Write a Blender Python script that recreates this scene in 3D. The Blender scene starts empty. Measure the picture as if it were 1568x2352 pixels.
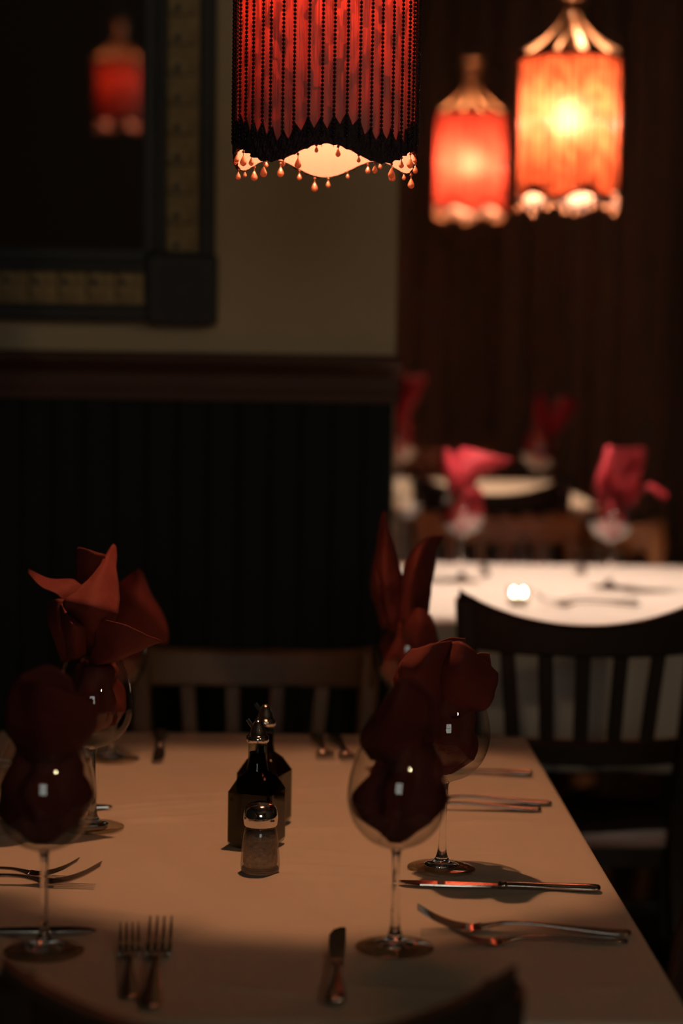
import bpy, bmesh, math, random
from mathutils import Vector, Matrix, noise as mnoise
from math import sin, cos, pi, radians, sqrt, atan2

# ------------------------------------------------------------------ camera, world, lights, exposure
SC = bpy.context.scene
COL = SC.collection
EYE = Vector((0.0, 0.0, 1.277))
YAW, PITCH, ROLL = radians(1.25), radians(4.33), radians(0.9)
FPX = 70 / 36 * 2352
fwd = Vector((sin(YAW) * cos(PITCH), cos(YAW) * cos(PITCH), -sin(PITCH)))
r0 = Vector((cos(YAW), -sin(YAW), 0))
u0 = r0.cross(fwd)
rgt = r0 * cos(ROLL) + u0 * sin(ROLL)
upv = -r0 * sin(ROLL) + u0 * cos(ROLL)
cam_data = bpy.data.cameras.new('camera')
cam = bpy.data.objects.new('camera', cam_data)
COL.objects.link(cam)
m = Matrix((rgt, upv, -fwd)).transposed().to_4x4()
m.translation = EYE
cam.matrix_world = m
cam_data.sensor_fit = 'VERTICAL'
cam_data.sensor_height = 36
cam_data.sensor_width = 24
cam_data.lens = 70
cam_data.clip_start = 0.02
cam_data.dof.use_dof = True
cam_data.dof.focus_distance = 2.09
cam_data.dof.aperture_fstop = 2.5
SC.camera = cam

world = bpy.data.worlds.new('world')
SC.world = world
world.use_nodes = True
world.node_tree.nodes['Background'].inputs[0].default_value = (0.01, 0.009, 0.008, 1)
world.node_tree.nodes['Background'].inputs[1].default_value = 1.0

SC.view_settings.view_transform = 'Standard'
SC.view_settings.look = 'None'
SC.view_settings.exposure = 0.0
SC.view_settings.gamma = 1.0
SC.view_settings.use_curve_mapping = False

# lamp bulbs: emission strength and colour, lamp by lamp
BULB = {'near': (3600, (1.0, 0.44, 0.205)), 'right': (12000, (1.0, 0.74, 0.59)),
        'far': (9500, (1.0, 0.62, 0.38)), 'rear': (3000, (1.0, 0.45, 0.22))}
FILL_LIGHT = 135.0         # added warm fill lamp, unseen behind the viewer, right
WINDOW_LIGHT = 2.8      # dim evening light in the window behind the camera

# ------------------------------------------------------------------ helpers
def ray(px, py):
    return fwd + rgt * ((px - 784) / FPX) - upv * ((py - 1176) / FPX)
def at_z(px, py, z=0.75):
    d = ray(px, py); return EYE + d * ((z - EYE.z) / d.z)
def at_y(px, py, y):
    d = ray(px, py); return EYE + d * (y / d.y)

def material(name):
    mt = bpy.data.materials.new(name); mt.use_nodes = True
    nt = mt.node_tree
    for n in list(nt.nodes): nt.nodes.remove(n)
    out = nt.nodes.new('ShaderNodeOutputMaterial')
    return mt, nt, out
def principled(name, col, rough=0.5, metal=0.0, noise=None, bump=None, **kw):
    """noise=(scale, amount) varies the colour; bump=(scale, strength[, stretch])"""
    mt, nt, out = material(name)
    b = nt.nodes.new('ShaderNodeBsdfPrincipled')
    nt.links.new(b.outputs[0], out.inputs[0])
    b.inputs['Base Color'].default_value = (*col, 1)
    b.inputs['Roughness'].default_value = rough
    b.inputs['Metallic'].default_value = metal
    for k, v in kw.items():
        b.inputs[k.replace('_', ' ')].default_value = v
    tc = nt.nodes.new('ShaderNodeTexCoord')
    if noise:
        mp = nt.nodes.new('ShaderNodeMapping')
        nt.links.new(tc.outputs['Object'], mp.inputs[0])
        if len(noise) > 2: mp.inputs['Scale'].default_value = noise[2]
        n = nt.nodes.new('ShaderNodeTexNoise'); n.inputs['Scale'].default_value = noise[0]
        n.inputs['Detail'].default_value = 5
        nt.links.new(mp.outputs[0], n.inputs['Vector'])
        mx = nt.nodes.new('ShaderNodeMix'); mx.data_type = 'RGBA'
        a = noise[1]
        mx.inputs[6].default_value = (*[c * (1 - a) for c in col], 1)
        mx.inputs[7].default_value = (*[min(1, c * (1 + a)) for c in col], 1)
        nt.links.new(n.outputs['Fac'], mx.inputs[0])
        nt.links.new(mx.outputs[2], b.inputs['Base Color'])
    if bump:
        mp = nt.nodes.new('ShaderNodeMapping')
        nt.links.new(tc.outputs['Object'], mp.inputs[0])
        if len(bump) > 2: mp.inputs['Scale'].default_value = bump[2]
        n = nt.nodes.new('ShaderNodeTexNoise'); n.inputs['Scale'].default_value = bump[0]
        n.inputs['Detail'].default_value = 4
        nt.links.new(mp.outputs[0], n.inputs['Vector'])
        bp = nt.nodes.new('ShaderNodeBump'); bp.inputs['Strength'].default_value = bump[1]
        bp.inputs['Distance'].default_value = 0.004
        nt.links.new(n.outputs['Fac'], bp.inputs['Height'])
        nt.links.new(bp.outputs[0], b.inputs['Normal'])
    return mt

def thin_glass(name, tint=(0.97, 0.97, 0.95), edge=(0.16, 0.13, 0.10), ior=1.6):
    mt, nt, out = material(name)
    tr = nt.nodes.new('ShaderNodeBsdfTransparent')
    gl = nt.nodes.new('ShaderNodeBsdfGlossy'); gl.inputs['Roughness'].default_value = 0.015
    lf = nt.nodes.new('ShaderNodeLayerWeight'); lf.inputs['Blend'].default_value = 0.5
    pw_ = nt.nodes.new('ShaderNodeMath'); pw_.operation = 'POWER'; pw_.inputs[1].default_value = 4.5
    nt.links.new(lf.outputs['Facing'], pw_.inputs[0])
    fr = nt.nodes.new('ShaderNodeMath'); fr.operation = 'MULTIPLY_ADD'
    r0_ = ((ior - 1) / (ior + 1)) ** 2 * 1.6
    fr.inputs[1].default_value = 0.55; fr.inputs[2].default_value = r0_
    nt.links.new(pw_.outputs[0], fr.inputs[0])
    lw = nt.nodes.new('ShaderNodeLayerWeight'); lw.inputs['Blend'].default_value = 0.16
    mc = nt.nodes.new('ShaderNodeMix'); mc.data_type = 'RGBA'
    mc.inputs[6].default_value = (*tint, 1); mc.inputs[7].default_value = (*edge, 1)
    nt.links.new(lw.outputs['Facing'], mc.inputs[0])
    nt.links.new(mc.outputs[2], tr.inputs['Color'])
    mx = nt.nodes.new('ShaderNodeMixShader')
    nt.links.new(fr.outputs[0], mx.inputs[0])
    nt.links.new(tr.outputs[0], mx.inputs[1]); nt.links.new(gl.outputs[0], mx.inputs[2])
    nt.links.new(mx.outputs[0], out.inputs[0])
    return mt
def solid_glass(name, col=(1, 1, 1), rough=0.0, ior=1.5):
    mt, nt, out = material(name)
    g = nt.nodes.new('ShaderNodeBsdfGlass')
    g.inputs['Color'].default_value = (*col, 1); g.inputs['Roughness'].default_value = rough
    g.inputs['IOR'].default_value = ior
    nt.links.new(g.outputs[0], out.inputs[0])
    return mt
def cloth_like(name, refl, trans, f=0.5, weave=None, hot=None):
    mt, nt, out = material(name)
    d = nt.nodes.new('ShaderNodeBsdfDiffuse'); d.inputs['Color'].default_value = (*refl, 1)
    t = nt.nodes.new('ShaderNodeBsdfTranslucent'); t.inputs['Color'].default_value = (*trans, 1)
    mx = nt.nodes.new('ShaderNodeMixShader'); mx.inputs[0].default_value = f
    nt.links.new(d.outputs[0], mx.inputs[1]); nt.links.new(t.outputs[0], mx.inputs[2])
    nt.links.new(mx.outputs[0], out.inputs[0])
    rf = None
    if hot:
        rf = nt.nodes.new('ShaderNodeBsdfRefraction'); rf.inputs['IOR'].default_value = 1.45; rf.inputs['Roughness'].default_value = 1.0
        rf.inputs['Color'].default_value = (*hot, 1)
        ad = nt.nodes.new('ShaderNodeAddShader'); nt.links.new(mx.outputs[0], ad.inputs[0]); nt.links.new(rf.outputs[0], ad.inputs[1])
        nt.links.new(ad.outputs[0], out.inputs[0])
    if weave:
        tc = nt.nodes.new('ShaderNodeTexCoord')
        # fine vertical threads
        sx = nt.nodes.new('ShaderNodeSeparateXYZ'); nt.links.new(tc.outputs['Object'], sx.inputs[0])
        an = nt.nodes.new('ShaderNodeMath'); an.operation = 'ARCTAN2'
        nt.links.new(sx.outputs[0], an.inputs[0]); nt.links.new(sx.outputs[1], an.inputs[1])
        cb = nt.nodes.new('ShaderNodeCombineXYZ')
        mu = nt.nodes.new('ShaderNodeMath'); mu.operation = 'MULTIPLY'; mu.inputs[1].default_value = 1.0
        nt.links.new(an.outputs[0], mu.inputs[0]); nt.links.new(mu.outputs[0], cb.inputs[0])
        m2 = nt.nodes.new('ShaderNodeMath'); m2.operation = 'MULTIPLY'; m2.inputs[1].default_value = 0.25
        nt.links.new(sx.outputs[2], m2.inputs[0]); nt.links.new(m2.outputs[0], cb.inputs[1])
        n1 = nt.nodes.new('ShaderNodeTexNoise'); n1.inputs['Scale'].default_value = 95; n1.inputs['Detail'].default_value = 1
        nt.links.new(cb.outputs[0], n1.inputs['Vector'])
        # dyed blotches
        cb2 = nt.nodes.new('ShaderNodeCombineXYZ')
        m3 = nt.nodes.new('ShaderNodeMath'); m3.operation = 'MULTIPLY'; m3.inputs[1].default_value = 0.16
        nt.links.new(an.outputs[0], m3.inputs[0])
        nt.links.new(m3.outputs[0], cb2.inputs[0]); nt.links.new(sx.outputs[2], cb2.inputs[1])
        n2 = nt.nodes.new('ShaderNodeTexVoronoi'); n2.inputs['Scale'].default_value = 62
        n2.distance = 'CHEBYCHEV'
        nt.links.new(cb2.outputs[0], n2.inputs['Vector'])
        sep = nt.nodes.new('ShaderNodeSeparateColor'); nt.links.new(n2.outputs['Color'], sep.inputs[0])
        r1 = nt.nodes.new('ShaderNodeMapRange'); r1.inputs[1].default_value = 0.35; r1.inputs[2].default_value = 0.65
        r1.inputs[3].default_value = 0.35; r1.inputs[4].default_value = 1.0
        nt.links.new(n1.outputs['Fac'], r1.inputs[0])
        r2 = nt.nodes.new('ShaderNodeMapRange'); r2.inputs[3].default_value = 0.3; r2.inputs[4].default_value = 1.25
        nt.links.new(sep.outputs[0], r2.inputs[0])
        mm = nt.nodes.new('ShaderNodeMath'); mm.operation = 'MULTIPLY'
        nt.links.new(r1.outputs[0], mm.inputs[0]); nt.links.new(r2.outputs[0], mm.inputs[1])
        vm = nt.nodes.new('ShaderNodeVectorMath'); vm.operation = 'SCALE'
        vm.inputs[0].default_value = trans
        nt.links.new(mm.outputs[0], vm.inputs['Scale'])
        nt.links.new(vm.outputs[0], t.inputs['Color'])
    return mt
def emitter(name, col, strength):
    mt, nt, out = material(name)
    e = nt.nodes.new('ShaderNodeEmission'); e.inputs[0].default_value = (*col, 1); e.inputs[1].default_value = strength
    nt.links.new(e.outputs[0], out.inputs[0]); return mt

def empty(name, loc, rz=0.0):
    o = bpy.data.objects.new(name, None); COL.objects.link(o)
    o.location = loc; o.rotation_euler = (0, 0, rz); o.empty_display_size = 0.05
    return o
def obj(name, bm, mt, parent=None, smooth=False, solid=None, loc=None):
    me = bpy.data.meshes.new(name)
    bmesh.ops.recalc_face_normals(bm, faces=bm.faces)
    bm.to_mesh(me); bm.free()
    if smooth:
        for p in me.polygons: p.use_smooth = True
    if mt: me.materials.append(mt)
    o = bpy.data.objects.new(name, me); COL.objects.link(o)
    if parent: o.parent = parent
    if loc: o.location = loc
    if solid:
        s = o.modifiers.new('thickness', 'SOLIDIFY'); s.thickness = solid; s.offset = 0
    return o
def inst(name, me, parent=None, mat=None):
    o = bpy.data.objects.new(name, me); COL.objects.link(o)
    if parent: o.parent = parent
    if mat is not None: o.matrix_local = mat
    return o
def tag(o, label=None, cat=None, group=None, kind=None):
    if label: o['label'] = label
    if cat: o['category'] = cat
    if group: o['group'] = group
    if kind: o['kind'] = kind
    return o
def copy_tree(o, parent=None):
    c = o.copy(); COL.objects.link(c); c.parent = parent
    for ch in list(o.children): copy_tree(ch, c)
    return c

def add_box(bm, x0, x1, y0, y1, z0, z1, mat=None, bevel=0.0):
    t = bmesh.new()
    bmesh.ops.create_cube(t, size=1)
    for v in t.verts:
        v.co = Vector(((x0 + x1) / 2 + v.co.x * (x1 - x0), (y0 + y1) / 2 + v.co.y * (y1 - y0), (z0 + z1) / 2 + v.co.z * (z1 - z0)))
    if bevel: bmesh.ops.bevel(t, geom=list(t.edges), offset=bevel, segments=2, affect='EDGES', profile=0.5)
    merge(bm, t, mat)
def merge(bm, t, mat=None):
    vs = {}
    for v in t.verts: vs[v] = bm.verts.new(mat @ v.co if mat else v.co)
    for f in t.faces:
        try: bm.faces.new([vs[v] for v in f.verts])
        except ValueError: pass
    t.free()
def box_bm(*a, **k):
    bm = bmesh.new(); add_box(bm, *a, **k); return bm
def add_lathe(bm, prof, n=40, mat=None, cap0=False, cap1=False, rad=None):
    """prof: list of (r,z); rad(theta, r, z) may change the radius"""
    rows = []
    for r, z in prof:
        if r < 1e-6:
            rows.append([bm.verts.new((0, 0, z))])
        else:
            row = []
            for i in range(n):
                a = 2 * pi * i / n
                rr = rad(a, r, z) if rad else r
                row.append(bm.verts.new((rr * cos(a), rr * sin(a), z)))
            rows.append(row)
    for A, B in zip(rows, rows[1:]):
        for i in range(n):
            j = (i + 1) % n
            if len(A) == 1 and len(B) == 1: continue
            if len(A) == 1: bm.faces.new((A[0], B[i], B[j]))
            elif len(B) == 1: bm.faces.new((A[i], A[j], B[0]))
            else: bm.faces.new((A[i], A[j], B[j], B[i]))
    if cap0 and len(rows[0]) > 1: bm.faces.new(rows[0])
    if cap1 and len(rows[-1]) > 1: bm.faces.new(rows[-1])
    if mat:
        for row in rows:
            for v in row: v.co = mat @ v.co
def lathe_bm(prof, **k):
    bm = bmesh.new(); add_lathe(bm, prof, **k); return bm
def cr(p0, p1, p2, p3, t):
    return 0.5 * ((2 * p1) + (p2 - p0) * t + (2 * p0 - 5 * p1 + 4 * p2 - p3) * t * t + (3 * p1 - p0 - 3 * p2 + p3) * t ** 3)
def spline(pts, n):
    """Catmull-Rom through pts (Vectors or floats), n samples per span"""
    out = []
    L = len(pts)
    for i in range(L - 1):
        p0 = pts[i - 1] if i > 0 else pts[i] * 2 - pts[i + 1]
        p3 = pts[i + 2] if i + 2 < L else pts[i + 1] * 2 - pts[i]
        for k in range(n): out.append(cr(p0, pts[i], pts[i + 1], p3, k / n))
    out.append(pts[-1]); return out
def smooth_prof(pts, n=6):
    return [(max(0.0, v.x), v.y) for v in spline([Vector(p) for p in pts], n)]
def add_sweep(bm, path, section, widths=None, up=Vector((0, 0, 1)), cap=True):
    """sweep a closed section (list of (u,v)) along a path; widths scales (su,sv) per point"""
    rows = []
    n = len(path)
    for i, p in enumerate(path):
        t = (path[min(i + 1, n - 1)] - path[max(i - 1, 0)]).normalized()
        s = t.cross(up)
        if s.length < 1e-5: s = Vector((1, 0, 0))
        s.normalize(); w = s.cross(t).normalized()
        su, sv = widths[i] if widths else (1, 1)
        rows.append([bm.verts.new(p + s * (u * su) + w * (v * sv)) for u, v in section])
    k = len(section)
    for A, B in zip(rows, rows[1:]):
        for i in range(k):
            j = (i + 1) % k
            bm.faces.new((A[i], A[j], B[j], B[i]))
    if cap:
        bm.faces.new(rows[0]); bm.faces.new(rows[-1])
def ngon_section(n, r=1.0):
    return [(r * cos(2 * pi * i / n), r * sin(2 * pi * i / n)) for i in range(n)]
def rr_section(w, h, r=0.25):
    pts = []
    for cx, cy, a0 in ((1, 1, 0), (-1, 1, 90), (-1, -1, 180), (1, -1, 270)):
        for a in (0, 45, 90):
            t = radians(a0 + a); q = r * min(w, h)
            pts.append((cx * (w / 2 - q) + q * cos(t), cy * (h / 2 - q) + q * sin(t)))
    return pts
def patch(bm, ctrl, n=6):
    """smooth sheet through a grid of control points (rows of Vectors)"""
    rows = [spline(r, n) for r in ctrl]
    cols = list(zip(*rows))
    full = [spline(list(c), n) for c in cols]
    grid = [[bm.verts.new(p) for p in c] for c in full]
    for A, B in zip(grid, grid[1:]):
        for i in range(len(A) - 1):
            bm.faces.new((A[i], A[i + 1], B[i + 1], B[i]))

# ------------------------------------------------------------------ materials
M = {}
M['wall'] = principled('plaster', (0.74, 0.60, 0.38), 0.85, noise=(6, 0.08), bump=(60, 0.15))
M['ceiling'] = principled('ceiling_paint', (0.10, 0.085, 0.07), 0.9)
M['floor'] = principled('floor_wood', (0.05, 0.028, 0.017), 0.45, noise=(8, 0.3, (1, 12, 1)))
M['panel'] = principled('green_panel', (0.0045, 0.0075, 0.0035), 0.75, noise=(5, 0.35, (6, 1, 0.6)))
M['rail'] = principled('rail_wood', (0.11, 0.042, 0.02), 0.6, noise=(10, 0.35, (1, 1, 10)))
M['wood'] = principled('dark_wood', (0.028, 0.015, 0.008), 0.52, noise=(9, 0.35, (6, 6, 0.7)), bump=(30, 0.06))
M['wood_lit'] = principled('dark_wood_lit', (0.16, 0.085, 0.035), 0.45, noise=(9, 0.35, (6, 6, 0.7)))  # lighter copy of the dark chair wood, lamplight put into its colour
M['wood_warm'] = principled('brown_wood', (0.22, 0.085, 0.028), 0.4, noise=(9, 0.4, (6, 6, 0.7)))
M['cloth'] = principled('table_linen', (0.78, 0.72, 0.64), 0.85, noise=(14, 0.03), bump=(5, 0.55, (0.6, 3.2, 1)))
M['cloth_dimmed'] = principled('table_linen_dimmed', (0.60, 0.53, 0.44), 0.85, noise=(14, 0.03), bump=(5, 0.55, (0.6, 3.2, 1)))  # darker copy of the table linen, dimness put into the colour
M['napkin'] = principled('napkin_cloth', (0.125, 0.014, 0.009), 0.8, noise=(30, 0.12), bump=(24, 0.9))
M['napkin_lit'] = principled('napkin_cloth_lit', (0.38, 0.013, 0.026), 0.75, noise=(30, 0.12), bump=(160, 0.2))  # lit copy of the napkin cloth, stronger light put into its colour
M['glass'] = thin_glass('thin_glass')
M['stem'] = solid_glass('stem_glass')
M['steel'] = principled('steel', (0.45, 0.40, 0.36), 0.16, 1.0, bump=(80, 0.03))
M['chrome'] = principled('chrome', (0.78, 0.76, 0.74), 0.08, 1.0)
M['oil'] = thin_glass('olive_oil', (0.24, 0.225, 0.05), (0.08, 0.07, 0.02), ior=1.12)
M['foot'] = thin_glass('foot_glass', (0.88, 0.85, 0.78), (0.35, 0.32, 0.25))
M['glass2'] = thin_glass('goblet_glass', ior=2.3)
M['vinegar'] = principled('vinegar', (0.012, 0.004, 0.003), 0.08)
M['pepper'] = principled('ground_pepper', (0.46, 0.34, 0.25), 0.95, noise=(220, 0.6), bump=(300, 0.6))
M['bottle'] = thin_glass('bottle_glass', (0.86, 0.88, 0.78), (0.25, 0.25, 0.2), ior=1.38)
M['bead'] = principled('dark_bead', (0.018, 0.010, 0.012), 0.25)
M['lace2'] = principled('black_lace', (0.008, 0.003, 0.003), 0.8)
M['lace'] = principled('dark_lace', (0.045, 0.024, 0.032), 0.45, noise=(160, 0.7), bump=(420, 0.9))
M['brass'] = principled('old_brass', (0.19, 0.10, 0.042), 0.45, 0.6, noise=(20, 0.25))
M['rod'] = principled('dark_rod', (0.10, 0.06, 0.035), 0.5, 0.6)
M['shade'] = cloth_like('shade_silk', (0.66, 0.44, 0.42), (0.056, 0.0038, 0.0024), 0.45, weave=True)
M['shade2'] = cloth_like('shade_silk_orange', (0.45, 0.24, 0.15), (0.23, 0.032, 0.0095), 0.45, weave=True, hot=(0.0042, 0.0019, 0.0010))
M['shade3'] = cloth_like('shade_silk_rose', (0.45, 0.24, 0.17), (0.24, 0.024, 0.0145), 0.45, weave=True, hot=(0.0035, 0.0012, 0.0008))
M['drop2'] = cloth_like('amber_bead', (0.45, 0.22, 0.11), (0.45, 0.2, 0.1), 0.5)
M['drop'] = cloth_like('amber_drop', (0.50, 0.23, 0.15), (0.7, 0.38, 0.27), 0.55)
def _drop():
    nt = M['drop'].node_tree; out = nt.nodes['Material Output']
    base = out.inputs[0].links[0].from_node
    g = nt.nodes.new('ShaderNodeBsdfGlossy'); g.inputs['Roughness'].default_value = 0.08
    mx = nt.nodes.new('ShaderNodeMixShader'); mx.inputs[0].default_value = 0.15
    nt.links.new(base.outputs[0], mx.inputs[1]); nt.links.new(g.outputs[0], mx.inputs[2])
    nt.links.new(mx.outputs[0], out.inputs[0])
_drop()
M['frame'] = principled('frame_paint', (0.040, 0.040, 0.036), 0.55, noise=(14, 0.4), bump=(25, 0.3))
M['gilt'] = principled('worn_gilt', (0.42, 0.30, 0.13), 0.5, 0.2, noise=(45, 0.6), bump=(90, 0.5))
M['mirror'] = principled('mirror_glass', (0.75, 0.75, 0.73), 0.02, 1.0)
M['curtain'] = principled('curtain_cloth', (0.29, 0.17, 0.11), 0.9, noise=(3, 0.5, (1, 1, 0.25)), bump=(60, 0.2))
M['wax'] = principled('candle_wax', (0.85, 0.8, 0.7), 0.5)
M['flame'] = emitter('candle_flame', (1.0, 0.82, 0.55), 60)
M['window_frame'] = principled('window_wood', (0.05, 0.04, 0.03), 0.5)
M['night'] = emitter('evening_sky', (0.90, 0.90, 0.80), WINDOW_LIGHT)

# ------------------------------------------------------------------ the room
def struct(name, bm, mt, parent=None, label=None, **k):
    o = obj(name, bm, mt, parent, **k)
    if not parent: tag(o, label, None, None, 'structure')
    return o
PT, T2, T3 = 0.0, 0.095, 0.17         # the floor rises in low steps towards the back
XL, XR, YF, YB, ZC = -2.6, 3.2, -3.6, 7.6, 3.1
bm = bmesh.new()
add_box(bm, XL, XR, YF, 2.72, -0.05, 0.0); add_box(bm, XL, 0.19, 2.72, 3.5, -0.05, 0.0)
add_box(bm, 0.19, XR, 2.72, 3.5, -0.05, T2); add_box(bm, XL, XR, 3.5, 4.63, -0.05, T2); add_box(bm, 0.73, XR, 4.63, 4.95, -0.05, T2)
add_box(bm, XL, 0.73, 4.63, YB, -0.05, T3); add_box(bm, 0.73, XR, 4.95, YB, -0.05, T3)
struct('floor', bm, M['floor'], label='dark floor rising in two low steps towards the back')
struct('ceiling', box_bm(XL, XR, YF, YB, ZC, ZC + 0.1), M['ceiling'], label='dark ceiling')
struct('wall_left', box_bm(XL - 0.1, XL, YF, YB, -0.05, ZC), M['ceiling'], label='dark left wall')
struct('wall_right', box_bm(XR, XR + 0.1, YF, YB, -0.05, ZC), M['ceiling'], label='dark right wall')
struct('wall_far', box_bm(XL, XR, YB, YB + 0.1, -0.05, ZC), M['ceiling'], label='dark far wall behind the curtain')
WY, WX, RZ = 3.36, 0.160, 1.288
wb = struct('wall_back', box_bm(XL, WX, WY, WY + 0.10, 0.0, ZC), M['wall'],
            label='beige plaster partition wall over a dark green panelled dado')
# boards of the dado
pw = 0.052
brd = box_bm(-pw / 2 + 0.0022, pw / 2 - 0.0022, -0.012, 0, 0.09, RZ - 0.06, bevel=0.0035)
add_box(brd, -pw / 2, pw / 2, -0.004, 0, 0.09, RZ - 0.06)
me_b = obj('plank', brd, M['panel'], wb).data
bpy.data.objects.remove(bpy.data.objects['plank'])
k = 0
x = WX - pw / 2 - 0.002
while x > -1.6:
    inst('plank', me_b, wb, Matrix.Translation((x, WY, 0))); x -= pw; k += 1
struct('baseboard_back', box_bm(-2.6, WX, WY - 0.02, WY, 0, 0.09, bevel=0.004), M['rail'], label='dark skirting of the partition wall')
# dado rail: frieze + projecting cap
bm = bmesh.new()
sec = [(0, 0), (-0.045, 0), (-0.052, -0.006), (-0.052, -0.016), (-0.040, -0.022), (-0.034, -0.030), (-0.022, -0.036),
       (-0.022, -0.062), (-0.026, -0.066), (-0.026, -0.080), (0, -0.080)]
A = [bm.verts.new((-2.6, WY + y, RZ + z)) for y, z in sec]
B = [bm.verts.new((WX + 0.006, WY + y, RZ + z)) for y, z in sec]
for i in range(len(sec)):
    j = (i + 1) % len(sec); bm.faces.new((A[i], A[j], B[j], B[i]))
bm.faces.new(A); bm.faces.new(B)
struct('trim_1', bm, M['rail'], label='dark brown dado rail below the mirror')
# wall behind the camera with its window
wf = bmesh.new()
wx0, wx1, wz0, wz1 = -0.60, 0.90, 1.35, 2.5
add_box(wf, XL, wx0, YF - 0.1, YF, -0.05, ZC); add_box(wf, wx1, XR, YF - 0.1, YF, -0.05, ZC)
add_box(wf, wx0, wx1, YF - 0.1, YF, -0.05, wz0); add_box(wf, wx0, wx1, YF - 0.1, YF, wz1, ZC)
struct('wall_front', wf, M['ceiling'], label='dark wall behind the viewer')
w1 = empty('window_1', ((wx0 + wx1) / 2, YF - 0.05, wz0)); tag(w1, 'tall window behind the viewer', None, None, 'structure')
bm = bmesh.new(); hw = (wx1 - wx0) / 2; hh = wz1 - wz0
for a in ((-hw, -hw + .05, 0, hh), (hw - .05, hw, 0, hh), (-hw, hw, 0, .05), (-hw, hw, hh - .05, hh), (-.015, .015, 0, hh), (-hw, hw, hh * .5 - .015, hh * .5 + .015)):
    add_box(bm, a[0], a[1], -0.03, 0.03, a[2], a[3])
obj('window_frame', bm, M['window_frame'], w1)
obj('window_pane', box_bm(-hw, hw, -0.045, -0.04, 0, hh), M['night'], w1)

# curtain along the far wall
bm = bmesh.new()
random.seed(4)
xs = []; xx = 0.05
while xx < 3.15: xs.append(xx); xx += 0.012
ph = 0; rows = []
for x in xs:
    ph += 0.012 * 2 * pi / (0.16 + 0.05 * sin(x * 3.1))
    y = 7.42 + 0.045 * sin(ph) + 0.018 * sin(ph * 2.3 + x * 5)
    rows.append((x, y))
vs = [[bm.verts.new((x, y + 0.03 * (2.6 - z) * 0.2 * sin(x * 9), z)) for z in (T3 + 0.02, 1.0, 1.9, ZC - 0.05)] for x, y in rows]
for A, B in zip(vs, vs[1:]):
    for i in range(3): bm.faces.new((A[i], B[i], B[i + 1], A[i + 1]))
cu = obj('curtain', bm, M['curtain'], None, smooth=True, solid=0.003)
tag(cu, 'long dark brown curtain in vertical folds along the far wall', 'curtain')

# ------------------------------------------------------------------ mirror
def make_mirror():
    root = empty('wall_mirror', (-0.140, WY - 0.012, 1.335))
    root.rotation_euler = (radians(-2.6) * -1, 0, 0)
    W, H = 1.15, 1.25
    w_out, w_gilt, w_in = 0.030, 0.054, 0.040
    T = w_out + w_gilt + w_in
    # local: x to the left is negative, z up, y towards the room is negative
    obj('mirror_glass', box_bm(-W + T - .01, -T + .01, -0.014, -0.010, T - .01, H - T + .01), M['mirror'], root)
    bm = bmesh.new()
    def bar(o0, o1, y0, y1, bev=0.004):
        add_box(bm, -W + o0, -o0, y0, y1, o0, o1, bevel=bev); add_box(bm, -W + o0, -o0, y0, y1, H - o1, H - o0, bevel=bev)
        add_box(bm, -W + o0, -W + o1, y0, y1, o0, H - o0, bevel=bev); add_box(bm, -o1, -o0, y0, y1, o0, H - o0, bevel=bev)
    bar(0.004, w_out, -0.040, 0.0); bar(w_out - 0.002, w_out + w_gilt, -0.022, 0.0)
    bar(w_out + w_gilt, w_out + w_gilt + 0.016, -0.036, 0.0); bar(w_out + w_gilt + 0.014, T, -0.026, 0.0)
    obj('frame', bm, M['frame'], root)
    bm = bmesh.new(); add_box(bm, -0.058, 0.058, -0.050, 0, -0.058, 0.058, bevel=0.006)
    for s in (0.044, 0.030, 0.016):
        add_box(bm, -s, s, -0.050 - (0.046 - s) * 0.3, -0.045, -s, s, bevel=0.003)
    me = obj('corner_block', bm, M['frame'], root).data
    bpy.data.objects.remove(bpy.data.objects['corner_block'])
    for cx, cz in ((-0.057, 0.057), (-W + 0.057, 0.057), (-0.057, H - 0.057), (-W + 0.057, H - 0.057)):
        inst('corner_block', me, root, Matrix.Translation((cx, 0, cz)))
    # carved gilt tile: plate, two leaf lobes, ridge and a dark boss
    p = 0.048
    bm = bmesh.new()
    add_box(bm, -0.026, 0.026, -0.029, -0.020, -p / 2 + .0015, p / 2 - .0015, bevel=0.002)
    for sx, sz, r in ((-0.012, 0.011, .010), (0.010, 0.009, .012), (0.012, -0.012, .009)):
        t = bmesh.new(); bmesh.ops.create_icosphere(t, subdivisions=1, radius=r)
        merge(bm, t, Matrix.Translation((sx, -0.028, sz)) @ Matrix.Diagonal((1, 0.45, 1, 1)))
    add_box(bm, 0.019, 0.025, -0.034, -0.02, -p / 2, p / 2)
    me_t = obj('carved_tile', bm, M['gilt'], root).data
    bpy.data.objects.remove(bpy.data.objects['carved_tile'])
    t = bmesh.new(); bmesh.ops.create_cone(t, segments=10, radius1=0.007, radius2=0.004, depth=0.008, cap_ends=True)
    bm = bmesh.new(); merge(bm, t, Matrix.Translation((-0.010, -0.031, -0.012)) @ Matrix.Rotation(pi / 2, 4, 'X'))
    me_d = obj('boss', bm, M['frame'], root).data
    bpy.data.objects.remove(bpy.data.objects['boss'])
    c = w_out + w_gilt / 2
    def tile(x, z, rot):
        o = inst('carved_tile', me_t, root, Matrix.Translation((x, 0, z)) @ Matrix.Rotation(rot, 4, 'Y'))
        inst('boss', me_d, o)
    z = 0.118 + p / 2
    while z < H - 0.13:
        tile(-c, z, 0); tile(-W + c, z, pi); z += p
    x = -0.118 - p / 2
    while x > -W + 0.13:
        tile(x, c, -pi / 2 * -1); tile(x, H - c, -pi / 2); x -= p
    tag(root, 'large wall mirror in a dark frame with worn gilt carved tiles', 'mirror')
    return root
make_mirror()

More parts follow.
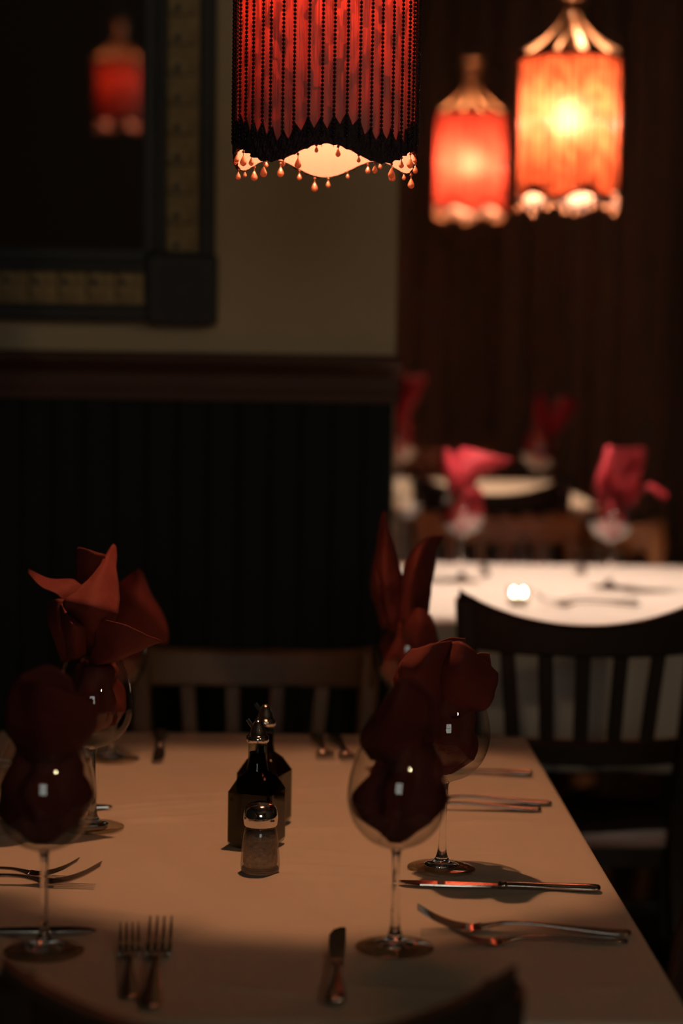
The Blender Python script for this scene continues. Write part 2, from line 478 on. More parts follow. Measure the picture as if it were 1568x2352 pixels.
# ------------------------------------------------------------------ tables
def make_table(x0, x1, y0, y1, zt, fl, label, cl_label, seed, hem=0.24):
    cx, cy = (x0 + x1) / 2, (y0 + y1) / 2; hx, hy = (x1 - x0) / 2, (y1 - y0) / 2
    t = empty('dining_table', (cx, cy, fl)); h = zt - fl
    obj('tabletop', box_bm(-hx + .006, hx - .006, -hy + .006, hy - .006, h - 0.034, h - 0.004, bevel=0.004), M['wood'], t)
    obj('apron', box_bm(-hx + .08, hx - .08, -hy + .08, hy - .08, h - 0.11, h - 0.034), M['wood'], t)
    for sx in (-1, 1):
        for sy in (-1, 1):
            obj('leg', box_bm(sx * (hx - .09) - .03, sx * (hx - .09) + .03, sy * (hy - .09) - .03, sy * (hy - .09) + .03, 0.0, h - 0.034, bevel=.004), M['wood'], t)
    tag(t, label, 'table')
    # cloth: flat top, softly rounded edge, hanging sides that fall in folds
    random.seed(seed)
    bm = bmesh.new()
    nx, ny = 110, 170
    cre = [(random.uniform(.02, .85), random.uniform(.05, .95), random.uniform(-.35, .35), random.uniform(.12, .4), random.uniform(.0004, .0011)) for _ in range(26)]
    if seed == 1: cre += [(.12, .50, .42, .30, .0016), (.10, .54, .45, .32, .0014), (.14, .58, .40, .26, .0013), (.05, .47, .38, .25, .0012), (.30, .66, .25, .3, .0009)]
    inner = []
    def topz(u, v):
        z = 0.0004 * sin(7 * u + 3 * v + seed)
        x, y = u * 2 * hx, v * 2 * hy
        for (a, b, ang, L, h) in cre:
            dx, dy = x - a * 2 * hx, y - b * 2 * hy
            t = dx * cos(ang) + dy * sin(ang); q = -dx * sin(ang) + dy * cos(ang)
            if 0 < t < L and abs(q) < .04: z += 2.4 * h * math.exp(-(q / .009) ** 2) * sin(pi * t / L) ** .7
        return z * min(1, u * 12, v * 12, (1 - u) * 12, (1 - v) * 12)
    grid = [[bm.verts.new((cx - hx + 2 * hx * i / nx, cy - hy + 2 * hy * j / ny,
             zt + (topz(i / nx, j / ny) if 0 < i < nx and 0 < j < ny else 0.0))) for j in range(ny + 1)] for i in range(nx + 1)]
    for i in range(nx):
        for j in range(ny): bm.faces.new((grid[i][j], grid[i + 1][j], grid[i + 1][j + 1], grid[i][j + 1]))
    ring = [grid[i][0] for i in range(nx)] + [grid[nx][j] for j in range(ny)] + [grid[i][ny] for i in range(nx, 0, -1)] + [grid[0][j] for j in range(ny, 0, -1)]
    base = [v.co.copy() for v in ring]; N = len(ring)
    prev = ring; s = 0
    for z, off, fold in ((-0.0015, 0.003, 0), (-0.006, 0.0055, 0), (-0.03, 0.007, .1), (-0.09, 0.010, .45), (-0.16, 0.014, .8), (-hem, 0.018, 1)):
        cur = []
        for i, b in enumerate(base):
            dx = (1 if b.x > cx + hx - 1e-4 else -1 if b.x < cx - hx + 1e-4 else 0)
            dy = (1 if b.y > cy + hy - 1e-4 else -1 if b.y < cy - hy + 1e-4 else 0)
            f = fold * 0.010 * (sin(i * 0.17 + seed) + 0.6 * sin(i * 0.39 + 1.3 * seed))
            cur.append(bm.verts.new((b.x + dx * (off + f), b.y + dy * (off + f), zt + z)))
        for i in range(N):
            j = (i + 1) % N; bm.faces.new((prev[i], prev[j], cur[j], cur[i]))
        prev = cur
    c = obj('tablecloth', bm, M['cloth_dimmed' if seed == 1 else 'cloth'], None, smooth=True, solid=0.0012)
    tag(c, cl_label, 'tablecloth')
    return t
TZ1, TZ2, TZ3 = 0.75, 0.75 + T2, 0.75 + T3
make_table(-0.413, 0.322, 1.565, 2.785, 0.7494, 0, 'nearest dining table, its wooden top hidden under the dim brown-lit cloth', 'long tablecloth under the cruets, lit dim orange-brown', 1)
make_table(0.178, 0.915, 3.275, 4.285, TZ2 - .0006, T2, 'second dining table behind the slat-back chair, under a bright white cloth', 'bright white tablecloth below the right red lamp', 2)
make_table(0.165, 0.765, 4.77, 6.05, TZ3 - .0006, T3, 'farthest dining table, seen as a cream strip beyond a chair back', 'farthest tablecloth, a narrow cream strip under the middle lamp', 3)

# ------------------------------------------------------------------ chairs
def make_chair(n_slats=5, dip=0.04, wood='wood', low=0.756):
    """faces +y, back at y=0, origin on the floor"""
    root = empty('slat_back_chair', (0, 0, 0)); W = M[wood]
    H = 0.845
    def back_y(z): return -0.165 * max(0, z - 0.45) - 0.0
    def curve(u): return -0.030 * (1 - u * u)                   # plan curve of the back
    # seat
    bm = bmesh.new()
    t = bmesh.new(); n = 14
    g = [[None] * (n + 1) for _ in range(n + 1)]
    for i in range(n + 1):
        for j in range(n + 1):
            u, v = -1 + 2 * i / n, j / n
            half = 0.175 + 0.035 * v
            e = 1 - 0.05 * abs(u) ** 6 * (1 if v > .5 else .3)
            x = u * half; y = 0.01 + 0.39 * v * (1 - 0.035 * u * u * v)
            z = 0.452 - 0.010 * math.exp(-((u * 1.6) ** 2 + ((v - .45) * 2.6) ** 2)) - (0.006 if v > .97 or abs(u) > .97 else 0)
            g[i][j] = t.verts.new((x, y, z))
    for i in range(n):
        for j in range(n): t.faces.new((g[i][j], g[i + 1][j], g[i + 1][j + 1], g[i][j + 1]))
    r = bmesh.ops.extrude_face_region(t, geom=list(t.faces))
    for v in [e for e in r['geom'] if isinstance(e, bmesh.types.BMVert)]: v.co.z -= 0.030; v.co.x *= .97
    merge(bm, t)
    obj('seat', bm, W, root, smooth=False)
    # back posts run down as back legs
    for s in (-1, 1):
        pts = spline([Vector((s * 0.170, -0.075, 0)), Vector((s * 0.166, -0.030, 0.22)), Vector((s * 0.153, 0.0, 0.45)),
                      Vector((s * 0.163, back_y(.65), 0.65)), Vector((s * 0.174, back_y(.835), 0.835))], 5)
        bm = bmesh.new(); add_sweep(bm, pts, rr_section(0.030, 0.034), up=Vector((0, 1, 0)))
        obj('back_post', bm, W, root)
        pts = [Vector((s * 0.190, 0.375, 0.425)), Vector((s * 0.193, 0.380, 0.2)), Vector((s * 0.195, 0.385, 0.0))]
        bm = bmesh.new(); add_sweep(bm, pts, rr_section(0.036, 0.036), widths=[(1, 1), (.85, .85), (.7, .7)], up=Vector((0, 1, 0)))
        obj('leg', bm, W, root)
        bm = bmesh.new(); add_sweep(bm, [Vector((s * 0.168, -0.03, 0.20)), Vector((s * 0.192, 0.375, 0.20))], rr_section(0.018, 0.024))
        obj('stretcher', bm, W, root)
    bm = bmesh.new(); add_sweep(bm, [Vector((-0.19, 0.375, 0.26)), Vector((0.19, 0.375, 0.26))], rr_section(0.018, 0.024)); obj('stretcher', bm, W, root)
    # top rail, curved in plan, dipping in the middle
    def rail(z_lo, z_hi, th, wid, name, y_lean=0.012):
        bm = bmesh.new(); rows = []
        N = 22
        for i in range(N + 1):
            u = -1 + 2 * i / N
            zl, zh = z_lo(u), z_hi(u); x = u * wid
            row = []
            for (zz, yy) in ((zl, -th / 2), (zl + .004, -th / 2 - .003), (zh - .006, -th / 2 - .003), (zh, -th / 2 + .004), (zh, th / 2 - .004), (zh - .006, th / 2), (zl + .004, th / 2), (zl, th / 2 - .003)):
                row.append(bm.verts.new((x * (1 + .02 * (zz - .8)), back_y(zz) + curve(u) + yy + 0.012 * u ** 4, zz)))
            rows.append(row)
        for A, B in zip(rows, rows[1:]):
            for i in range(8):
                j = (i + 1) % 8; bm.faces.new((A[i], A[j], B[j], B[i]))
        bm.faces.new(rows[0]); bm.faces.new(rows[-1])
        return obj(name, bm, W, root, smooth=False)
    rail(lambda u: low + 0.006 * u * u, lambda u: H - dip * (1 - abs(u) ** 2.0) + 0.004 * u ** 6, 0.024, 0.183, 'top_rail')
    rail(lambda u: 0.590, lambda u: 0.628, 0.020, 0.157, 'lower_rail')
    for k in range(n_slats):
        u = -1 + 2 * (k + 1) / (n_slats + 1)
        def pt(z, f): return Vector((u * f, back_y(z) + curve(u * .97), z))
        bm = bmesh.new(); add_sweep(bm, [pt(.618, .148), pt(.70, .158), pt(.79, .171)], rr_section(0.022, 0.010), up=Vector((0, 1, 0)))
        obj('slat', bm, W, root)
    return root
proto5 = make_chair(5, 0.042)
proto4 = make_chair(4, 0.008, 'wood_lit', 0.783)
protoW = make_chair(4, 0.010, 'wood_warm', 0.775)
def chair(proto, x, y, z, rz, label, first=False, group=None):
    o = proto if first else copy_tree(proto)
    o.location = (x, y, z); o.rotation_euler = (0, 0, rz)
    tag(o, label, 'chair', group); return o
chair(proto5, -0.022, 1.445, 0, radians(-1.5), 'black chair at the near end of the nearest table, only its dipped top rail showing', True)
chair(proto4, -0.062, 2.915, 0, pi, 'dim brown slat-back chair facing the viewer at the far end of the nearest table', True)
chair(proto5, 0.425, 2.965, T2, radians(-3), 'black slat-back chair in front of the bright white tablecloth, its back to the viewer')
chair(proto5, 0.487, 2.30, 0, radians(90), 'black chair beside the nearest table, cut off by the right picture edge')
chair(protoW, 0.445, 4.40, T2, pi, 'orange-brown slat-back chair facing the viewer behind the bright white table', True)
chair(proto5, 0.455, 4.73, T3, 0, 'black chair back silhouetted against the farthest cream tablecloth')
chair(protoW, 0.745, 4.472, T2, radians(-62), 'brown wooden chair half hidden behind the rightmost wine glass')
chair(protoW, 0.44, 6.24, T3, pi, 'farthest brown chair beyond the last table, near the wall corner')

# ------------------------------------------------------------------ hanging lamps
NS = 5
def scal(a, amp, ph):            # bottom edge offset at angle a
    return amp * cos(NS * (a - ph))
def make_lamp(x, y, zb, bulb, shade_mat, amp, phase, label, boff=0.0, n_str=46, rot=0.0, lace=0.022, bulb_h=0.186, NS=5, fab=0.001):
    """zb: mean height of the scalloped bottom edge; local z=0 there"""
    root = empty('hanging_lamp', (x, y, zb), rot)
    Hs = 0.262; R = 0.093
    front = -pi / 2
    bottom = lambda a: amp * cos(NS * (a - front - phase))
    # silk shade
    n = 144; bm = bmesh.new(); rows = []
    for k in range(13):
        row = []
        for i in range(n):
            a = 2 * pi * i / n; b = bottom(a)
            f = k / 12
            z = b + fab + (Hs - b - fab) * f
            r = R + 0.0007 * cos(n_str * a) + 0.0012 * (1 - f)
            row.append(bm.verts.new((r * cos(a), r * sin(a), z)))
        rows.append(row)
    for A, B in zip(rows, rows[1:]):
        for i in range(n):
            j = (i + 1) % n; bm.faces.new((A[i], A[j], B[j], B[i]))
    obj('lamp_shade', bm, shade_mat, root, smooth=True)
    # lace band: scalloped below, pointed between the bead strands above
    n = n_str * 4; bm = bmesh.new(); rows = [[] for _ in range(5)]
    for i in range(n):
        a = 2 * pi * i / n; b = bottom(a)
        ph = (i % 4) / 4.0; tri = abs(ph - 0.5) * 2                # 1 at strand
        top = b + lace * (0.55 + 0.45 * tri) + 0.004 * sin(5 * a + 1) + 0.003 * sin(13 * a)
        low = b - 0.004 - 0.0022 * tri
        for k in range(5):
            f = k / 4; r = R + 0.0045 + 0.0012 * sin(i * 1.7 + k * 2.1)
            rows[k].append(bm.verts.new((r * cos(a), r * sin(a), low + (top - low) * f)))
    for A, B in zip(rows, rows[1:]):
        for i in range(n):
            j = (i + 1) % n; bm.faces.new((A[i], A[j], B[j], B[i]))
    obj('lace_band', bm, M['lace' if bulb == 'near' else 'lace2'], root, solid=0.0012)
    # bead strands
    bm = bmesh.new(); z = 0.012
    while z < Hs + 0.004:
        t = bmesh.new(); bmesh.ops.create_icosphere(t, subdivisions=1, radius=0.0020)
        merge(bm, t, Matrix.Translation((R + 0.0062, 0, z))); z += 0.0042
    add_box(bm, R + 0.0059, R + 0.0065, -0.0003, 0.0003, 0.0, Hs + 0.004)
    me = obj('bead_strand', bm, M['bead'], root, smooth=True).data
    bpy.data.objects.remove(bpy.data.objects['bead_strand'])
    rnd = random.Random(int(x * 1000) + 7)
    for i in range(n_str):
        a = 2 * pi * i / n_str + rnd.uniform(-1, 1) * (.014 if bulb == 'near' else .05)
        inst('bead_strand', me, root, Matrix.Rotation(a, 4, 'Z') @ Matrix.Translation((rnd.uniform(-.0012, .001), 0, 0)))
    # drops below the scallops
    def drop_mesh(L, r):
        bm = bmesh.new()
        add_lathe(bm, smooth_prof([(0.0, -L - r * 2.9), (r * .75, -L - r * 2.45), (r, -L - r * 1.7), (r * .62, -L - r * .7), (r * .25, -L), (0.0, -L + .001)], 3), n=10)
        add_lathe(bm, [(0.0005, -L), (0.0005, 0.006)], n=5)
        t = bmesh.new(); bmesh.ops.create_icosphere(t, subdivisions=1, radius=0.0017); merge(bm, t, Matrix.Translation((0, 0, -L * .4)))
        me = bpy.data.meshes.new('bead_drop'); bm.to_mesh(me); bm.free()
        for p in me.polygons: p.use_smooth = True
        me.materials.append(M['drop'] if bulb in ('near', 'rear') else M['drop2']); return me
    dm = [drop_mesh(0.005, 0.0027), drop_mesh(0.008, 0.0036), drop_mesh(0.003, 0.0021)]
    ND = 30 if bulb in ('near', 'rear') else 34
    for i in range(ND):
        a = 2 * pi * i / ND + 0.02 + rnd.uniform(-.04, .04)
        rr = R + 0.003
        inst('bead_drop', dm[(i * 7 + i // 3) % 3], root, Matrix.Translation((rr * cos(a), rr * sin(a), bottom(a) - 0.004)))
    # top ring, spokes and hub
    bm = bmesh.new()
    add_lathe(bm, [(R - .001, Hs - .006), (R + .008, Hs - .006), (R + .009, Hs), (R + .006, Hs + .004), (R - .001, Hs + .003), (R - .001, Hs - .006)], n=64)
    obj('top_ring', bm, M['lace'], root, smooth=True)
    for i in range(8):
        a = 2 * pi * i / 8 + 0.31 - rot
        path = spline([Vector((R + .013, 0, Hs + .000)), Vector((R + .004, 0, Hs + .010)), Vector((R * .62, 0, Hs + .036)), Vector((R * .33, 0, Hs + .062)), Vector((0.017, 0, Hs + .084)), Vector((0.013, 0, Hs + .10))], 4)
        wd = [(1 - .55 * q / (len(path) - 1), 1) for q in range(len(path))]
        bm = bmesh.new(); add_sweep(bm, path, [(-.0085, -.0012), (-.0045, -.0020), (.0045, -.0020), (.0085, -.0012), (.0085, .0004), (-.0085, .0004)], wd)
        o = obj('spoke', bm, M['brass'], root); o.rotation_euler = (0, 0, a)
    hub = smooth_prof([(0.010, Hs + .080), (0.0145, Hs + .090), (0.013, Hs + .100), (0.011, Hs + .106), (0.018, Hs + .112), (0.022, Hs + .120), (0.020, Hs + .130), (0.022, Hs + .138),
                       (0.030, Hs + .146), (0.028, Hs + .152), (0.012, Hs + .156), (0.010, Hs + .170), (0.003, Hs + .175)], 3)
    obj('hub', lathe_bm(hub, n=28, cap0=True), M['brass'], root, smooth=True)
    obj('hanging_rod', lathe_bm([(0.004, Hs + .17), (0.004, ZC - zb)], n=8), M['rod'], root)
    obj('ceiling_cap', lathe_bm(smooth_prof([(0.006, ZC - zb - .03), (0.045, ZC - zb - .012), (0.05, ZC - zb)], 3), n=24), M['brass'], root, smooth=True)
    # socket and bulb
    bz = bulb_h
    obj('socket', lathe_bm([(0.0, Hs + .09), (0.008, Hs + .09), (0.003, Hs + .08), (0.003, bz + .045), (0.007, bz + .043), (0.007, bz + .013), (0.005, bz + .011), (0.0, bz + .011)], n=16), M['rod'], root, smooth=False)
    s, c = BULB[bulb]
    bm = bmesh.new(); bmesh.ops.create_uvsphere(bm, u_segments=14, v_segments=9, radius=0.010)
    b = obj('bulb', bm, emitter('bulb_' + bulb, c, s), root, smooth=True)
    b.location = (0, boff, bz)
    for o in root.children:
        if o.name.startswith('socket'): o.location.y = boff
    tag(root, label, 'lamp'); return root
make_lamp(0.024, 2.15, 1.4945, 'near', M['shade'], 0.0085, 0.0, 'large beaded red lamp hanging over the nearest table, with glass drops along its scalloped edge', boff=-0.026, lace=0.028, fab=-0.0045)
make_lamp(0.503, 3.81, 1.592, 'right', M['shade2'], 0.0085, radians(10), 'glowing orange-red beaded lamp at the top right, over the bright white table', n_str=58, rot=0.0, lace=0.012, bulb_h=0.15, NS=6, fab=0.004)
make_lamp(0.462, 5.54, 1.697, 'far', M['shade3'], 0.008, radians(20), 'smaller-looking pink-red lamp left of the brightest one, farther away', n_str=54, rot=0.15, lace=0.012, bulb_h=0.13, NS=6, fab=0.004)
make_lamp(-0.785, -2.00, 1.79, 'rear', M['shade'], 0.008, 0, 'red lamp behind the viewer, seen only as a blurred reflection in the mirror')

def globe(x, y, z, label):  # added fill light to brighten the plaster wall, never in view
    r = empty('added_fill_lamp', (x, y, z)); tag(r, label, 'lamp')
    bm = bmesh.new(); bmesh.ops.create_uvsphere(bm, u_segments=20, v_segments=12, radius=0.06)
    obj('globe', bm, emitter('warm_fill', (1.0, 0.74, 0.45), FILL_LIGHT), r, smooth=True)
    obj('socket', lathe_bm([(0.0, 0.10), (0.022, 0.10), (0.026, 0.052), (0.0, 0.052)], n=20), M['brass'], r)
    obj('hanging_rod', lathe_bm([(0.004, 0.10), (0.004, ZC - z)], n=8), M['rod'], r)
globe(1.55, -0.7, 2.15, 'added warm fill lamp, a small unseen globe behind the viewer on the right')

# ------------------------------------------------------------------ glasses and napkins
BOWL = [(0.0035, 0.090), (0.010, 0.0925), (0.026, 0.100), (0.039, 0.115), (0.0447, 0.134), (0.0438, 0.152), (0.0385, 0.172), (0.0315, 0.189)]
def glass_meshes():
    b = smooth_prof(BOWL, 5)
    bm = lathe_bm(b, n=56); o = obj('bowl', bm, M['glass'], None, smooth=True); mb = o.data; bpy.data.objects.remove(o)
    prof = smooth_prof([(0.0, 0.0925), (0.0048, 0.0905), (0.0038, 0.085), (0.0032, 0.065), (0.0036, 0.035), (0.0050, 0.018), (0.0095, 0.0085), (0.018, 0.0055)], 4)
    bm = lathe_bm([(0.0, 0.0925)] + prof[1:] + [(0.018, 0.0048), (0.0, 0.0048)], n=32)
    o = obj('stem', bm, M['stem'], None, smooth=True); ms = o.data; bpy.data.objects.remove(o)
    prof = [(0.0, 0.0047), (0.018, 0.0047), (0.028, 0.0034), (0.0345, 0.0024), (0.0358, 0.0014), (0.0350, 0.0004), (0.028, 0.0002), (0.0, 0.0008)]
    bm = lathe_bm(prof, n=56)
    o = obj('foot', bm, M['foot'], None, smooth=True); mf = o.data; bpy.data.objects.remove(o)
    return mb, ms, mf
GM = glass_meshes()
GM2 = GM[0].copy(); GM2.materials[0] = M['glass2']
def glass(x, y, z, label, tilt=0.0, s=1.0, sz=1.0):
    r = empty('wine_glass', (x, y, z)); r.scale = (s, s, s * sz)
    r.rotation_euler = (0, tilt, 0)
    inst('bowl', GM2 if z > 0.8 else GM[0], r); inst('stem', GM[1], r); inst('foot', GM[2], r)
    tag(r, label, 'glass', 'balloon wine glasses set with napkins'); return r

def bowl_r(z):
    for (r0_, z0_), (r1_, z1_) in zip(BOWL, BOWL[1:]):
        if z0_ <= z <= z1_: return r0_ + (r1_ - r0_) * (z - z0_) / (z1_ - z0_)
    return 0.03
def napkin(gx, gy, gz, petals, label, mt='napkin', seed=0, fill=(0.099, 0.186), fat=0.95, shift=(0.004, 0.0), sz=1.0):
    """petals: control grids of (px, py, depth offset in m) measured at the glass's own distance"""
    root_loc = Vector((gx, gy, gz))
    rnd = random.Random(seed)
    bm = bmesh.new()
    # crumpled part pushed down into the bowl
    n = 44; rows = []
    K = 12
    ph = [rnd.uniform(0, 6.28) for _ in range(6)]
    for k in range(K + 1):
        f = k / K; z = fill[0] + (fill[1] - fill[0]) * f
        r = bowl_r(z) * fat * (0.45 + 0.55 * min(1, f * 4.5) ** .7)
        row = []
        for i in range(n):
            a = 2 * pi * i / n
            w = 1 - 0.24 * (0.5 + 0.5 * sin(2 * a + ph[3] + f * 3)) - 0.15 * (0.5 + 0.5 * sin(5 * a + ph[1] - 4 * f)) - 0.09 * (0.5 + 0.5 * sin(9 * a + ph[2] + 6 * f))
            w *= 0.86 + 0.42 * mnoise.noise(Vector((cos(a) * 1.7 + seed, sin(a) * 1.7, f * 3.3 + seed)))
            w = min(w, 1.0)
            row.append(bm.verts.new((r * w * cos(a) + shift[0] * f, r * w * sin(a) + shift[1] * f, z * sz)))
        rows.append(row)
    for A, B in zip(rows, rows[1:]):
        for i in range(n):
            j = (i + 1) % n; bm.faces.new((A[i], A[j], B[j], B[i]))
    bm.faces.new(rows[0])
    for g in petals:
        ctrl = [[at_y(px, py, gy + d) - root_loc for (px, py, d) in row] for row in g]
        patch(bm, ctrl, 8)
    for v in bm.verts:
        q = v.co * 26 + Vector((seed * 3.1, 0, 0)); q2 = v.co * 70 + Vector((0, seed, 0))
        amt = 0.0028 if v.co.z > 0.19 else 0.0012
        v.co += amt * mnoise.noise_vector(q) * (1.2 if v.co.z > .19 else 1) + 0.0009 * mnoise.noise_vector(q2)
    o = obj('napkin', bm, M[mt], None, smooth=True, solid=0.0011)
    o.location = root_loc
    tag(o, label, 'napkin', 'napkins folded into the wine glasses'); return o

Z = 0.7508
# near end of the table, right of its knife
g = at_z(906, 2180); glass(g.x, g.y, Z, 'wine glass at the near end of the table, in front, right of the upright knife')
napkin(g.x, g.y, Z, [
    [[(850, 1745, -.01), (905, 1750, -.025), (965, 1745, -.015)], [(826, 1700, -.02), (900, 1690, -.045), (970, 1700, -.02)],
     [(850, 1650, -.03), (905, 1640, -.055), (985, 1660, -.03)], [(886, 1595, -.035), (925, 1572, -.06), (985, 1610, -.035)]],
    [[(880, 1740, .01), (930, 1740, .01), (985, 1740, .01)], [(900, 1650, -.01), (945, 1640, -.01), (1000, 1680, -.01)],
     [(912, 1560, -.02), (950, 1560, -.02), (1000, 1600, -.02)]]],
    'dark maroon napkin in the front right glass, spreading up to the left', seed=3, fat=1.02, shift=(.007, 0))
# right near seat
g = at_z(1013, 1998); glass(g.x, g.y, Z, 'wine glass standing behind the first on the right, at the long knife', tilt=radians(1.2), sz=1.02)
napkin(g.x, g.y, Z, [
    [[(975, 1650, .0), (1005, 1655, -.02), (1035, 1650, -.015)], [(930, 1590, -.01), (975, 1585, -.05), (1020, 1590, -.03)],
     [(915, 1540, -.02), (965, 1530, -.065), (1025, 1535, -.045)], [(945, 1494, -.02), (990, 1478, -.06), (1040, 1472, -.055)]],
    [[(1010, 1655, -.005), (1045, 1650, -.025), (1085, 1640, -.01)], [(1005, 1590, -.03), (1060, 1585, -.055), (1125, 1620, -.03)],
     [(1012, 1530, -.045), (1066, 1540, -.075), (1141, 1575, -.035)], [(1030, 1474, -.045), (1072, 1480, -.07), (1142, 1545, -.04)]],
    [[(985, 1640, .02), (1015, 1640, .02), (1040, 1640, .02)], [(970, 1560, .0), (1015, 1560, .0), (1058, 1560, -.005)], [(985, 1482, -.02), (1030, 1468, -.02), (1067, 1470, -.025)]],
    [[(1040, 1640, .02), (1075, 1640, .02), (1105, 1620, .01)], [(1060, 1560, .0), (1095, 1560, -.0), (1132, 1570, -.01)], [(1070, 1525, -.01), (1096, 1504, -.02), (1122, 1500, -.02)]],
    [[(940, 1660, .01), (960, 1650, .0), (985, 1650, .0)], [(912, 1590, .0), (930, 1580, -.01), (960, 1580, -.01)], [(905, 1558, .0), (925, 1515, .0), (943, 1524, .0)]]],
    'broad dark maroon napkin fanned out over the second glass on the right', seed=5, fat=1.04, sz=1.02)
# right far seat
gx, gy = at_z(928, 1762).xy; glass(gx, gy, Z, 'wine glass holding the tall two-pointed napkin, farthest back on the right', sz=1.06)
napkin(gx, gy, Z, [
    [[(880, 1440, 0), (905, 1450, -.02), (935, 1440, 0)], [(858, 1380, -.01), (890, 1390, -.04), (928, 1380, -.01)], [(855, 1320, -.02), (884, 1325, -.055), (922, 1310, -.02)],
     [(864, 1250, -.03), (884, 1250, -.055), (908, 1255, -.03)], [(876, 1178, -.04), (881, 1174, -.045), (887, 1180, -.04)]],
    [[(872, 1440, .0), (880, 1445, -.01), (892, 1440, -.02)], [(853, 1360, -.0), (866, 1370, -.035), (878, 1385, -.05)], [(858, 1300, -.01), (866, 1320, -.05), (872, 1345, -.06)]],
    [[(905, 1450, -.005), (945, 1450, -.03), (980, 1450, .0)], [(915, 1380, -.015), (940, 1380, -.05), (986, 1380, -.005)], [(928, 1310, -.025), (950, 1310, -.065), (1000, 1310, -.01)],
     [(945, 1268, -.03), (962, 1262, -.06), (1004, 1264, -.015)], [(972, 1240, -.03), (982, 1236, -.045), (1021, 1230, -.02)]],
    [[(930, 1490, -.025), (960, 1500, -.035), (995, 1480, -.02)], [(928, 1440, -.03), (962, 1440, -.055), (1000, 1450, -.03)], [(950, 1404, -.035), (962, 1398, -.055), (987, 1412, -.035)]]],
    'tall napkin standing up in two pointed ears in the rearmost right glass', seed=8, fat=1.02, sz=1.06)
# left near seat
g = at_z(101, 2188); glass(g.x, g.y, Z, 'wine glass at the left edge of the picture, in front, beside the dark knife')
napkin(g.x, g.y, Z, [
    [[(55, 1745, -.01), (110, 1750, -.025), (160, 1745, -.01)], [(20, 1690, -.02), (105, 1690, -.05), (200, 1700, -.02)], [(18, 1630, -.03), (110, 1630, -.065), (222, 1660, -.03)],
     [(30, 1560, -.03), (120, 1575, -.07), (215, 1610, -.035)]],
    [[(60, 1740, .01), (110, 1740, .01), (170, 1740, .01)], [(30, 1640, -.01), (100, 1640, -.01), (190, 1650, -.01)], [(50, 1545, -.02), (110, 1525, -.025), (165, 1560, -.025)]]],
    'very dark napkin in the front left glass, hardly lit', seed=11, fat=1.02)
# left far seat
g = at_z(212, 1903); glass(g.x, g.y, Z, 'wine glass on the left holding the red-tipped napkin')
napkin(g.x, g.y, Z, [
    # lit upright triangle
    [[(205, 1500, -.0), (225, 1500, -.01), (245, 1495, -.0)], [(165, 1430, -.04), (215, 1435, -.06), (264, 1430, -.04)], [(148, 1384, -.075), (215, 1392, -.085), (272, 1404, -.05)],
     [(172, 1358, -.065), (225, 1350, -.055), (272, 1355, -.01)], [(215, 1315, -.025), (240, 1305, -.01), (269, 1305, .025)], [(252, 1258, .05), (257, 1253, .055), (263, 1257, .06)]],
    # left wing
    [[(180, 1440, .0), (190, 1420, -.01), (200, 1400, .0)], [(138, 1368, -.02), (155, 1352, -.01), (178, 1336, .01)], [(95, 1345, -.02), (105, 1335, -.01), (118, 1327, .005)], [(66, 1318, -.01), (66, 1314, .0), (67, 1309, .01)]],
    # back leaf
    [[(185, 1430, .05), (215, 1420, .045), (245, 1420, .05)], [(172, 1340, .03), (205, 1340, .02), (245, 1340, .03)], [(180, 1262, .01), (205, 1266, .0), (240, 1275, .01)]],
    # curl on the left
    [[(155, 1510, -.01), (180, 1515, -.02), (200, 1505, -.015)], [(140, 1445, -.03), (168, 1458, -.06), (198, 1452, -.035)], [(134, 1388, -.03), (165, 1434, -.085), (197, 1438, -.04)], [(138, 1380, -.01), (172, 1424, -.06), (192, 1432, -.03)]],
    [[(140, 1520, .0), (155, 1520, -.0), (170, 1515, -.0)], [(112, 1440, -.01), (130, 1440, -.03), (150, 1440, -.03)], [(108, 1380, -.0), (125, 1375, -.03), (145, 1375, -.03)]],
    # front flap to the right
    [[(205, 1525, -.01), (230, 1525, -.025), (258, 1520, -.01)], [(215, 1475, -.04), (262, 1502, -.055), (325, 1495, -.035)], [(218, 1422, -.06), (290, 1438, -.075), (376, 1478, -.05)]]],
    'maroon napkin in the left glass with one upright corner lit bright red', seed=13, fat=1.02, fill=(0.112, 0.186))
# far end of the table, left of its knife
g = at_z(258, 1746); glass(g.x, g.y, Z, 'wine glass at the far left corner of the nearest table, half hidden')
napkin(g.x, g.y, Z, [
    [[(225, 1450, -.0), (260, 1450, -.03), (300, 1445, -.01)], [(230, 1400, -.03), (300, 1415, -.06), (376, 1480, -.03)], [(262, 1350, -.05), (320, 1375, -.075), (382, 1440, -.045)],
     [(285, 1330, -.05), (325, 1345, -.07), (355, 1375, -.045)], [(300, 1318, -.05), (316, 1308, -.06), (328, 1318, -.05)]]],
    'dull maroon napkin of the far left corner glass, leaning right behind the lit one', seed=17, fat=0.95)

# second table
g = at_z(1060, 1336, TZ2); zz = TZ2 + .0008
glass(g.x, g.y, zz, 'blurred goblet with the spread bright red napkin on the white table')
napkin(g.x, g.y, zz, [
    [[(1035, 1140, .0), (1062, 1145, -.02), (1090, 1140, 0)], [(1020, 1095, .0), (1060, 1100, -.03), (1100, 1095, .0)], [(1030, 1060, .01), (1075, 1070, -.02), (1130, 1080, .0)], [(1060, 1028, .02), (1110, 1040, .0), (1178, 1055, .0)]],
    [[(1035, 1120, -.02), (1050, 1120, -.03), (1065, 1120, -.02)], [(1012, 1075, -.02), (1030, 1080, -.04), (1055, 1085, -.02)], [(1008, 1040, -.01), (1022, 1030, -.03), (1035, 1040, -.01)]]],
    'bright red napkin spreading to the right in the left goblet of the white table', 'napkin_lit', seed=21)
g = at_z(1398, 1352, TZ2)
glass(g.x, g.y, zz, 'rightmost blurred wine glass on the white table, its bowl rim lit')
